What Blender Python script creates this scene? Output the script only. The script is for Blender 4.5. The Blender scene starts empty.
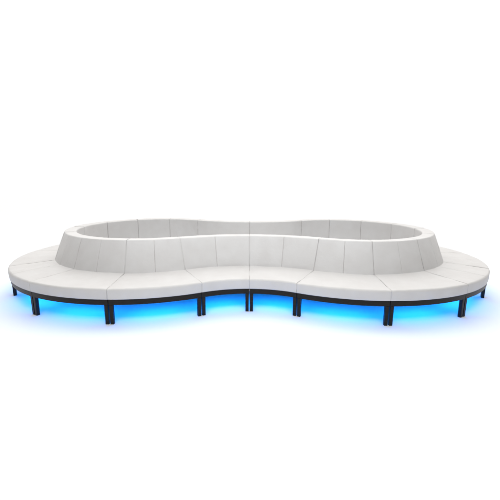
import bpy, bmesh, math, random
from mathutils import Vector, Matrix, noise

scene = bpy.context.scene
COL = scene.collection
rad = math.radians

# ------------------------------------------------------------------ sizes (metres)
R_OUT = 2.2114          # outer radius of an outward-curving section (seat front edge)
R_IN = 1.2128           # radius of the front edge of an inward-curving (waist) section
SPAN = rad(30)          # every section turns thirty degrees
SEAT_D = 0.609          # seat depth up to the backrest
LEAN = 0.180            # how far the backrest leans back
THICK = 0.180           # thickness of the backrest at its top
Z_RAIL0, Z_RAIL1 = 0.253, 0.319
Z_SEAT_F, Z_SEAT_B = 0.462, 0.490
Z_TOP = 0.921
ORIG = 0.45             # the Empty stands this far behind the front edge
LOBE_X = (R_OUT + R_IN) * math.sin(SPAN)
WAIST_Y = (R_OUT + R_IN) * math.cos(SPAN)


# ------------------------------------------------------------------ materials
def new_mat(name):
    m = bpy.data.materials.new(name)
    m.use_nodes = True
    nt = m.node_tree
    return m, nt, nt.nodes['Principled BSDF']


def vinyl(name):
    m, nt, b = new_mat(name)
    N, L = nt.nodes, nt.links
    tc = N.new('ShaderNodeTexCoord')
    geo = N.new('ShaderNodeNewGeometry')
    # soft mottling of the upholstery, with a constant world scale
    n1 = N.new('ShaderNodeTexNoise'); n1.inputs['Scale'].default_value = 5.0
    n1.inputs['Detail'].default_value = 4
    L.new(geo.outputs['Position'], n1.inputs['Vector'])
    cr = N.new('ShaderNodeValToRGB')
    cr.color_ramp.elements[0].position = 0.3
    cr.color_ramp.elements[0].color = (0.616, 0.594, 0.580, 1)
    cr.color_ramp.elements[1].position = 0.7
    cr.color_ramp.elements[1].color = (0.648, 0.630, 0.618, 1)
    L.new(n1.outputs['Fac'], cr.inputs['Fac'])
    L.new(cr.outputs['Color'], b.inputs['Base Color'])
    # leather grain + lazy creases
    vo = N.new('ShaderNodeTexVoronoi'); vo.inputs['Scale'].default_value = 260
    L.new(geo.outputs['Position'], vo.inputs['Vector'])
    n2 = N.new('ShaderNodeTexNoise'); n2.inputs['Scale'].default_value = 11
    n2.inputs['Detail'].default_value = 3; n2.inputs['Distortion'].default_value = 0.8
    L.new(geo.outputs['Position'], n2.inputs['Vector'])
    b1 = N.new('ShaderNodeBump'); b1.inputs['Strength'].default_value = 0.22
    b1.inputs['Distance'].default_value = 0.012
    L.new(n2.outputs['Fac'], b1.inputs['Height'])
    b2 = N.new('ShaderNodeBump'); b2.inputs['Strength'].default_value = 0.18
    b2.inputs['Distance'].default_value = 0.001
    L.new(vo.outputs['Distance'], b2.inputs['Height'])
    L.new(b1.outputs['Normal'], b2.inputs['Normal'])
    L.new(b2.outputs['Normal'], b.inputs['Normal'])
    n3 = N.new('ShaderNodeTexNoise'); n3.inputs['Scale'].default_value = 18
    L.new(geo.outputs['Position'], n3.inputs['Vector'])
    mr = N.new('ShaderNodeMapRange')
    mr.inputs['To Min'].default_value = 0.42; mr.inputs['To Max'].default_value = 0.58
    L.new(n3.outputs['Fac'], mr.inputs['Value'])
    L.new(mr.outputs['Result'], b.inputs['Roughness'])
    b.inputs['Specular IOR Level'].default_value = 0.3
    return m


def dark_wood(name):
    m, nt, b = new_mat(name)
    N, L = nt.nodes, nt.links
    tc = N.new('ShaderNodeTexCoord')
    mp = N.new('ShaderNodeMapping'); mp.inputs['Scale'].default_value = (14, 14, 120)
    L.new(tc.outputs['Object'], mp.inputs['Vector'])
    n = N.new('ShaderNodeTexNoise'); n.inputs['Scale'].default_value = 1.0
    n.inputs['Detail'].default_value = 4
    L.new(mp.outputs['Vector'], n.inputs['Vector'])
    cr = N.new('ShaderNodeValToRGB')
    cr.color_ramp.elements[0].position = 0.3
    cr.color_ramp.elements[0].color = (0.006, 0.005, 0.0045, 1)
    cr.color_ramp.elements[1].position = 0.75
    cr.color_ramp.elements[1].color = (0.017, 0.013, 0.011, 1)
    L.new(n.outputs['Fac'], cr.inputs['Fac'])
    L.new(cr.outputs['Color'], b.inputs['Base Color'])
    b.inputs['Roughness'].default_value = 0.42
    b.inputs['Specular IOR Level'].default_value = 0.22
    return m


def plain(name, col, rough):
    m, nt, b = new_mat(name)
    N, L = nt.nodes, nt.links
    geo = N.new('ShaderNodeNewGeometry')
    n = N.new('ShaderNodeTexNoise'); n.inputs['Scale'].default_value = 3
    L.new(geo.outputs['Position'], n.inputs['Vector'])
    mx = N.new('ShaderNodeMixRGB')
    mx.inputs['Color1'].default_value = (*[c * 0.99 for c in col], 1)
    mx.inputs['Color2'].default_value = (*col, 1)
    L.new(n.outputs['Fac'], mx.inputs['Fac'])
    L.new(mx.outputs['Color'], b.inputs['Base Color'])
    b.inputs['Roughness'].default_value = rough
    b.inputs['Specular IOR Level'].default_value = 0.2
    return m


def led(name, col, strength):
    m, nt, b = new_mat(name)
    b.inputs['Base Color'].default_value = (0.6, 0.7, 0.8, 1)
    b.inputs['Emission Color'].default_value = (*col, 1)
    b.inputs['Emission Strength'].default_value = strength
    return m


M_VINYL = vinyl('white_vinyl')
M_WOOD = dark_wood('dark_stained_wood')
M_FLOOR = plain('white_floor', (0.945, 0.952, 0.962), 0.8)
M_LED = led('blue_led', (0.0, 0.25, 1.0), 31.0)


# ------------------------------------------------------------------ shape helpers
def point(kind, off, th, z):
    """off = distance behind the front edge, th = angle along the section."""
    if kind == 'out':
        r = R_OUT - off
        return Vector((r * math.sin(th), r * math.cos(th) - R_OUT + ORIG, z))
    r = R_IN + off
    return Vector((r * math.sin(th), R_IN - r * math.cos(th) + ORIG, z))


def radius(kind, off):
    return R_OUT - off if kind == 'out' else R_IN + off


def rounded(poly, radii, n=6, step=0.03):
    """rounded closed polygon -> list of (off, z, normal_off, normal_z, edge index)."""
    out = []
    k = len(poly)
    arcs = []
    for i in range(k):
        p = Vector(poly[i]); a = Vector(poly[i - 1]); c = Vector(poly[(i + 1) % k])
        d1 = (a - p).normalized(); d2 = (c - p).normalized()
        ang = d1.angle(d2)
        rr = radii[i]
        t = rr / math.tan(ang / 2)
        cen = p + (d1 + d2).normalized() * (rr / math.sin(ang / 2))
        s = p + d1 * t; e = p + d2 * t
        v1 = (s - cen); v2 = (e - cen)
        a1 = math.atan2(v1.y, v1.x); a2 = math.atan2(v2.y, v2.x)
        da = (a2 - a1 + math.pi) % (2 * math.pi) - math.pi
        arcs.append([(cen.x + rr * math.cos(a1 + da * j / n), cen.y + rr * math.sin(a1 + da * j / n),
                      math.cos(a1 + da * j / n), math.sin(a1 + da * j / n), i) for j in range(n + 1)])
    for i in range(k):
        out += arcs[i]
        e = arcs[i][-1]; s = arcs[(i + 1) % k][0]
        L = math.hypot(s[0] - e[0], s[1] - e[1])
        m = int(L / step)
        for j in range(1, m):
            f = j / m
            out.append((e[0] + (s[0] - e[0]) * f, e[1] + (s[1] - e[1]) * f, e[2], e[3], i + 0.5))
    return out


def sweep(kind, prof, half_gap, end_r, deform, n_mid=40, mids=()):
    """sweep a rounded profile along the section with softly rounded ends."""
    bm = bmesh.new()
    base = SPAN / 2
    secs = []
    q = 6
    for j in range(q):                       # left rounded end
        f = j / q * math.pi / 2
        secs.append((-1.0, end_r * (1 - math.sin(f)), end_r * (1 - math.cos(f))))
    ts = set(-1 + 2 * j / n_mid for j in range(n_mid + 1))
    for mpos in mids:
        for dx in (-.028, -.018, -.012, -.008, -.005, -.0025, 0, .0025, .005, .008, .012, .018, .028):
            ts.add(mpos + dx)
    for t in sorted(ts):
        secs.append((t, None, 0))
    for j in range(q - 1, -1, -1):
        f = j / q * math.pi / 2
        secs.append((1.0, end_r * (1 - math.sin(f)), end_r * (1 - math.cos(f))))
    rings = []
    for (t, inset, _) in secs:
        ring = []
        for (o, z, no, nz, e) in prof:
            if inset is None:
                d = 0.0; along = end_r
            else:
                d = inset
                # position along the quarter circle
                ff = math.asin(max(0, min(1, 1 - inset / end_r)))
                along = end_r * (1 - math.cos(ff))
                along = end_r - end_r * math.cos(ff)
            oo, zz = o - no * d, z - nz * d
            rr = radius(kind, oo)
            if inset is None:
                th = t * (base - (half_gap + end_r) / rr)
            else:
                th = t * (base - (half_gap + (end_r - end_r * math.cos(math.pi / 2 - ff))) / rr)
            do, dz = deform(t, o, z, no, nz, e, th * rr)
            p = point(kind, oo + do, th, zz + dz)
            ring.append(bm.verts.new(p))
        rings.append(ring)
    k = len(prof)
    for a, b in zip(rings[:-1], rings[1:]):
        for i in range(k):
            j = (i + 1) % k
            bm.faces.new((a[i], a[j], b[j], b[i]))
    bm.faces.new(rings[0]); bm.faces.new(list(reversed(rings[-1])))
    bmesh.ops.recalc_face_normals(bm, faces=bm.faces)
    for f in bm.faces:
        f.smooth = len(f.verts) == 4
    return bm


def arc_box(bm, kind, o0, o1, z0, z1, gap, n=24, th0=None, th1=None):
    """box bent along the section, between two offsets."""
    rings = []
    for j in range(n + 1):
        u = j / n
        ring = []
        for (o, z) in ((o0, z0), (o1, z0), (o1, z1), (o0, z1)):
            lim = SPAN / 2 - gap / radius(kind, o)
            a0 = -lim if th0 is None else th0
            a1 = lim if th1 is None else th1
            ring.append(bm.verts.new(point(kind, o, a0 + (a1 - a0) * u, z)))
        rings.append(ring)
    for a, b in zip(rings[:-1], rings[1:]):
        for i in range(4):
            j = (i + 1) % 4
            bm.faces.new((a[i], a[j], b[j], b[i]))
    bm.faces.new(rings[0]); bm.faces.new(list(reversed(rings[-1])))


def side_rail(bm, kind, sgn, o0, o1, z0, z1, gap, w):
    vs = []
    for z in (z0, z1):
        for (o, g) in ((o0, gap), (o1, gap), (o1, gap + w), (o0, gap + w)):
            th = sgn * (SPAN / 2 - g / radius(kind, o))
            vs.append(bm.verts.new(point(kind, o, th, z)))
    for f in ((0, 1, 2, 3), (4, 5, 6, 7), (0, 1, 5, 4), (1, 2, 6, 5), (2, 3, 7, 6), (3, 0, 4, 7)):
        bm.faces.new([vs[i] for i in f])


def finish(name, bm, mat, parent, bevel=0.0):
    bmesh.ops.recalc_face_normals(bm, faces=bm.faces)
    me = bpy.data.meshes.new(name)
    bm.to_mesh(me); bm.free()
    me.materials.append(mat)
    o = bpy.data.objects.new(name, me)
    COL.objects.link(o)
    o.parent = parent
    if bevel:
        md = o.modifiers.new('bevel', 'BEVEL')
        md.width = bevel; md.segments = 3; md.limit_method = 'ANGLE'; md.angle_limit = rad(40)
        md.harden_normals = False
    return o


# ------------------------------------------------------------------ parts of a section
def seat_bm(kind, seed, mid_seam):
    poly = [(0.004, Z_RAIL1 + 0.003), (0.0, Z_SEAT_F), (SEAT_D + 0.10, Z_SEAT_B + 0.004), (SEAT_D + 0.10, Z_RAIL1 + 0.003)]
    prof = rounded(poly, [0.014, 0.027, 0.03, 0.014], 7, 0.03)
    rnd = random.Random(seed)
    off = Vector((rnd.uniform(-50, 50), rnd.uniform(-50, 50), seed * 7.3))
    lift, tip = rnd.uniform(-0.0015, 0.0015), rnd.uniform(-0.0015, 0.0015)

    def deform(t, o, z, no, nz, e, x):
        # the foam crowns a little between the seams and the cover is not perfectly flat
        edge = max(0.0, 1 - t * t)
        nn = noise.noise(Vector((x * 5, o * 5, z * 5)) + off)
        n2 = noise.noise(Vector((x * 16, o * 12, z * 16)) + off)
        amp = 0.0045 * nn + 0.0016 * n2
        up = max(0.0, nz); fr = max(0.0, -no)
        do = -fr * (0.004 * edge * math.sin(max(0, min(1, (z - Z_RAIL1) / (Z_SEAT_F - Z_RAIL1))) * math.pi)) - amp * fr
        dz = up * (0.006 * edge * math.sin(max(0, min(1, o / SEAT_D)) * math.pi) + amp)
        # a pulled cover near the ends of the section
        pull = math.exp(-((1 - abs(t)) / 0.06) ** 2)
        dz -= up * 0.004 * pull
        if z > Z_RAIL1 + 0.05:
            dz += lift + tip * t
        if mid_seam and up > 0.5 and o < SEAT_D + 0.05:
            dz -= 0.006 * math.exp(-(t / 0.007) ** 2)
        return do, dz
    cord = piping_bm(kind, prof, 0.0068, 0.0052, deform, lambda o, z: o < SEAT_D + 0.02 and z > Z_RAIL1 + 0.004)
    return sweep(kind, prof, -0.0026, 0.013, deform, mids=(0,) if mid_seam else ()), cord


def back_bm(kind, seed):
    slope = LEAN / (Z_TOP - Z_SEAT_B)
    zb = Z_RAIL1 + 0.004
    gap = 0.012                                     # the back clears the seat cushion's cover
    f0 = SEAT_D + slope * (zb - Z_SEAT_B)
    # the back starts behind the seat cushion: its lower edge tucks into it
    poly = [(SEAT_D - 0.005, Z_SEAT_B - 0.045), (SEAT_D + LEAN, Z_TOP), (SEAT_D + LEAN + THICK, Z_TOP - 0.004),
            (SEAT_D + LEAN + THICK - 0.01, Z_RAIL0 + 0.02), (SEAT_D + 0.11, Z_RAIL0 + 0.02 + 0.05), (SEAT_D + 0.11, Z_SEAT_B - 0.045)]
    prof = rounded(poly[:4] + [(SEAT_D + 0.115, Z_RAIL0 + 0.02)], [0.012, 0.022, 0.022, 0.012, 0.012], 7, 0.03)
    rnd = random.Random(seed + 100)
    off = Vector((rnd.uniform(-50, 50), rnd.uniform(-50, 50), seed * 3.1))
    lift, tip, lean = rnd.uniform(-0.001, 0.001), rnd.uniform(-0.001, 0.001), rnd.uniform(-0.002, 0.002)

    def deform(t, o, z, no, nz, e, x):
        nn = noise.noise(Vector((x * 5, o * 5, z * 5)) + off)
        n2 = noise.noise(Vector((x * 15, o * 15, z * 10)) + off)
        amp = 0.0042 * nn + 0.0015 * n2
        fr = max(0.0, -no); up = max(0.0, nz); bk = max(0.0, no)
        halfp = 1 - (2 * abs(t) - 1) ** 2           # two padded panels side by side
        v = max(0.0, min(1.0, (z - Z_SEAT_B) / (Z_TOP - Z_SEAT_B)))
        # the padded panels are nearly flat facets, a little softer at their edges
        facet = (-0.005 if kind == 'out' else 0.009) * max(0, halfp)
        puff = (facet + 0.004 * max(0, halfp) ** 0.3 * math.sin(v * math.pi) ** 0.5) if v > 0 else 0
        do = -fr * (puff + amp) + bk * amp
        dz = up * amp * 0.8 * (1 if fr < .3 else .5)
        dz += (lift + tip * t) * v
        do += lean * v
        g = math.exp(-(t / 0.0085) ** 2)
        do += fr * 0.0095 * g * (1 if v < .93 else max(0, (1 - v) / .07))
        return do, dz
    cord = piping_bm(kind, prof, 0.0066, 0.0055, deform, lambda o, z: z > Z_SEAT_B - 0.03)
    return sweep(kind, prof, -0.0028, 0.016, deform, mids=(0,)), cord


def piping_bm(kind, prof, depth, r, deform, keep):
    """welt cord that closes the joint to the next section."""
    bm = bmesh.new()
    pts = [(p, deform(0.93, p[0], p[1], p[2], p[3], p[4], 0.3)) for p in prof]
    rings = []
    for (o, z, no, nz, e), (do, dz) in pts:
        if not keep(o, z):
            rings.append(None); continue
        ring = []
        for j in range(8):
            a = j / 8 * 2 * math.pi
            d = -depth + r * math.cos(a)
            oo, zz = o + do + no * d, z + dz + nz * d
            th = SPAN / 2 + r * math.sin(a) / radius(kind, oo)
            ring.append(bm.verts.new(point(kind, oo, th, zz)))
        rings.append(ring)
    k = len(rings)
    for i in range(k):
        a, b = rings[i], rings[(i + 1) % k]
        if a and b:
            for j in range(8):
                f = bm.faces.new((a[j], a[(j + 1) % 8], b[(j + 1) % 8], b[j]))
                f.smooth = True
    return bm


def frame_bm(kind):
    bm = bmesh.new()
    back = SEAT_D + LEAN + THICK - 0.03
    arc_box(bm, kind, 0.016, 0.046, Z_RAIL0, Z_RAIL1, 0.003)                  # front rail
    arc_box(bm, kind, back - 0.03, back, 0.012, Z_RAIL1 - 0.020, 0.001)      # unseen rear board, added to keep the blue light from leaking inward
    for s in (-1, 1):
        side_rail(bm, kind, s, 0.048, back - 0.032, Z_RAIL0, Z_RAIL1 - 0.020, 0.003, 0.025)
    arc_box(bm, kind, 0.048, back - 0.002, Z_RAIL1 - 0.018, Z_RAIL1 - 0.002, 0.003)   # seat board
    return bm


def leg_bm(kind, sgn, off):
    bm = bmesh.new()
    w = 0.046
    th = sgn * (SPAN / 2 - (0.007 + w / 2) / radius(kind, off))
    c = point(kind, off, th, 0)
    ax = -th if kind == 'out' else th
    rot = Matrix.Rotation(ax, 4, 'Z')
    vs = []
    for z, k in ((0.0, 0.94), (Z_RAIL0 - 0.0005, 1.0)):
        for (sx, sy) in ((-1, -1), (1, -1), (1, 1), (-1, 1)):
            vs.append(bm.verts.new(c + rot @ Vector((sx * w / 2 * k, sy * w / 2 * k, z))))
    for f in ((3, 2, 1, 0), (4, 5, 6, 7), (0, 1, 5, 4), (1, 2, 6, 5), (2, 3, 7, 6), (3, 0, 4, 7)):
        bm.faces.new([vs[i] for i in f])
    return bm


def led_bm(kind):
    bm = bmesh.new()
    lim = SPAN / 2 - 0.07 / R_IN
    arc_box(bm, kind, 0.26, 0.32, Z_RAIL1 - 0.034, Z_RAIL1 - 0.020, 0, 16, -lim, lim)
    return bm


frame_cache, leg_cache, led_cache = {}, {}, {}


def shared(cache, key, name, make, mat, parent, bevel):
    if key in cache:
        o = cache[key].copy()
        COL.objects.link(o); o.parent = parent
        return o
    o = finish(name, make(), mat, parent, bevel)
    cache[key] = o
    return o


def section(kind, loc, rz, label, seed, mid_seam=False):
    e = bpy.data.objects.new('bench_section', None)
    COL.objects.link(e)
    e.empty_display_size = 0.2
    e.location = loc; e.rotation_euler = (0, 0, rz)
    e['label'] = label; e['category'] = 'bench'
    e['group'] = 'curved white bench sections of the figure-eight sofa'
    for name, (body, cord) in (('seat', seat_bm(kind, seed, mid_seam)), ('backrest', back_bm(kind, seed))):
        p = finish(name, body, M_VINYL, e)
        finish('piping', cord, M_VINYL, p)
    shared(frame_cache, kind, 'frame', lambda: frame_bm(kind), M_WOOD, e, 0.003)
    for off in (0.042, SEAT_D + LEAN + THICK - 0.10):
        for s in (-1, 1):
            shared(leg_cache, (kind, off, s), 'leg', lambda: leg_bm(kind, s, off), M_WOOD, e, 0.004)
    shared(led_cache, kind, 'light_strip', lambda: led_bm(kind), M_LED, e, 0)
    return e


def place_out(side, k, label, mid_seam=False):
    """k-th of the eight outward-curving sections of a lobe, counted from the front waist."""
    a = rad(30) - SPAN * (k + 0.5)                  # angle from the front, towards the waist positive
    # outward direction of the section's middle
    d = Vector((-side * math.sin(a), -math.cos(a), 0))
    c = Vector((side * LOBE_X, 0, 0)) + d * (R_OUT - ORIG)
    section('out', c, math.atan2(d.y, d.x) - math.pi / 2, label, 10 * (side + 2) + k, mid_seam)


def place_in(side, rear, label):
    a = SPAN / 2
    s = 1 if rear else -1
    # facing direction: towards the centre of the waist curve
    d = Vector((-side * math.sin(a), s * math.cos(a), 0))
    c = Vector((0, s * WAIST_Y, 0)) - d * (R_IN + ORIG)
    section('in', c, math.atan2(d.y, d.x) - math.pi / 2, label, 60 + (side + 2) * 2 + rear)


LBL = [
    'white bench section on the front {s} bulge, beside the {s} half of the front waist',
    'white bench section on the front {s} bulge, second outward from the front waist',
    'white bench section at the near {s} end, faint seam across its seat',
    'white bench section at the {s} tip, just behind the seat with the faint seam',
    'white bench section past the {s} tip, its seat narrowing away behind the backrest',
    'white bench section on the far {s} curve, second behind the {s} tip, seat mostly hidden',
    'white bench section on the rear {s} bulge, second from the {s} rear waist half',
    'white bench section on the rear {s} bulge, touching the {s} half of the rear waist',
]
for side, sn in ((-1, 'left'), (1, 'right')):
    place_in(side, 0, 'inward curving white bench section forming the %s half of the front waist' % sn)
    place_in(side, 1, 'inward curving white bench section forming the %s half of the rear waist' % sn)
    for k in range(8):
        place_out(side, k, LBL[k].format(s=sn), mid_seam=(k == 2))

# ------------------------------------------------------------------ floor
bm = bmesh.new()
S = 150
vs = [bm.verts.new(p) for p in ((-S, -S, 0), (S, -S, 0), (S, S, 0), (-S, S, 0))]
bm.faces.new(vs)
fl = finish('floor', bm, M_FLOOR, None)
fl['kind'] = 'structure'

# ------------------------------------------------------------------ light
W = bpy.data.worlds.new('World'); scene.world = W
W.use_nodes = True
nt = W.node_tree; N, L = nt.nodes, nt.links
bg = N['Background']
tc = N.new('ShaderNodeTexCoord'); sp = N.new('ShaderNodeSeparateXYZ')
L.new(tc.outputs['Generated'], sp.inputs['Vector'])
mr = N.new('ShaderNodeMapRange'); mr.interpolation_type = 'SMOOTHSTEP'
mr.inputs['From Min'].default_value = 0.0; mr.inputs['From Max'].default_value = 0.45
mr.inputs['To Min'].default_value = 0.09; mr.inputs['To Max'].default_value = 1.3
L.new(sp.outputs['Y'], mr.inputs['Value'])
L.new(mr.outputs['Result'], bg.inputs['Strength'])
bg.inputs['Color'].default_value = (1, 1, 1, 1)


def lamp(name, kind, loc, target, energy, col=(1, 1, 1), **kw):
    d = bpy.data.lights.new(name, kind)
    d.energy = energy; d.color = col
    for k, v in kw.items():
        setattr(d, k, v)
    o = bpy.data.objects.new(name, d); COL.objects.link(o)
    o.location = loc
    o.rotation_euler = (Vector(target) - Vector(loc)).to_track_quat('-Z', 'Y').to_euler()
    return o


lamp('overhead_softbox', 'SUN', (0, 2.7, 8), (0, 0, 0), 1.74, (1, 0.98, 0.94), angle=rad(90))
lamp('centre_softbox', 'AREA', (0, -6.0, 6.0), (0, 1.9, 0.6), 112, (0.93, 0.97, 1.0), shape='RECTANGLE', size=4.5, size_y=3.2, spread=rad(85))

# ------------------------------------------------------------------ camera
F, PITCH, ROLL, YAW = 351.73, rad(11.3493), rad(0.3306), rad(-0.1619)
cy, sy, cp, spn = math.cos(YAW), math.sin(YAW), math.cos(PITCH), math.sin(PITCH)
r0 = Vector((cy, sy, 0)); fw = Vector((-sy * cp, cy * cp, -spn)); u0 = Vector((-sy * spn, cy * spn, cp))
rr = r0 * math.cos(ROLL) + u0 * math.sin(ROLL)
uu = u0 * math.cos(ROLL) - r0 * math.sin(ROLL)
cam = bpy.data.cameras.new('camera')
co = bpy.data.objects.new('camera', cam); COL.objects.link(co)
co.matrix_world = Matrix(((rr.x, uu.x, -fw.x, 0), (rr.y, uu.y, -fw.y, -6.2504), (rr.z, uu.z, -fw.z, 1.7581), (0, 0, 0, 1)))
cam.sensor_width = 36; cam.lens = 36 * F / 500
cam.shift_x = -(250.48 - 250) / 500
cam.clip_end = 1000
scene.camera = co

scene.render.engine = 'CYCLES'
scene.view_settings.view_transform = 'Standard'
scene.view_settings.look = 'None'
scene.view_settings.exposure = 0
scene.view_settings.gamma = 1
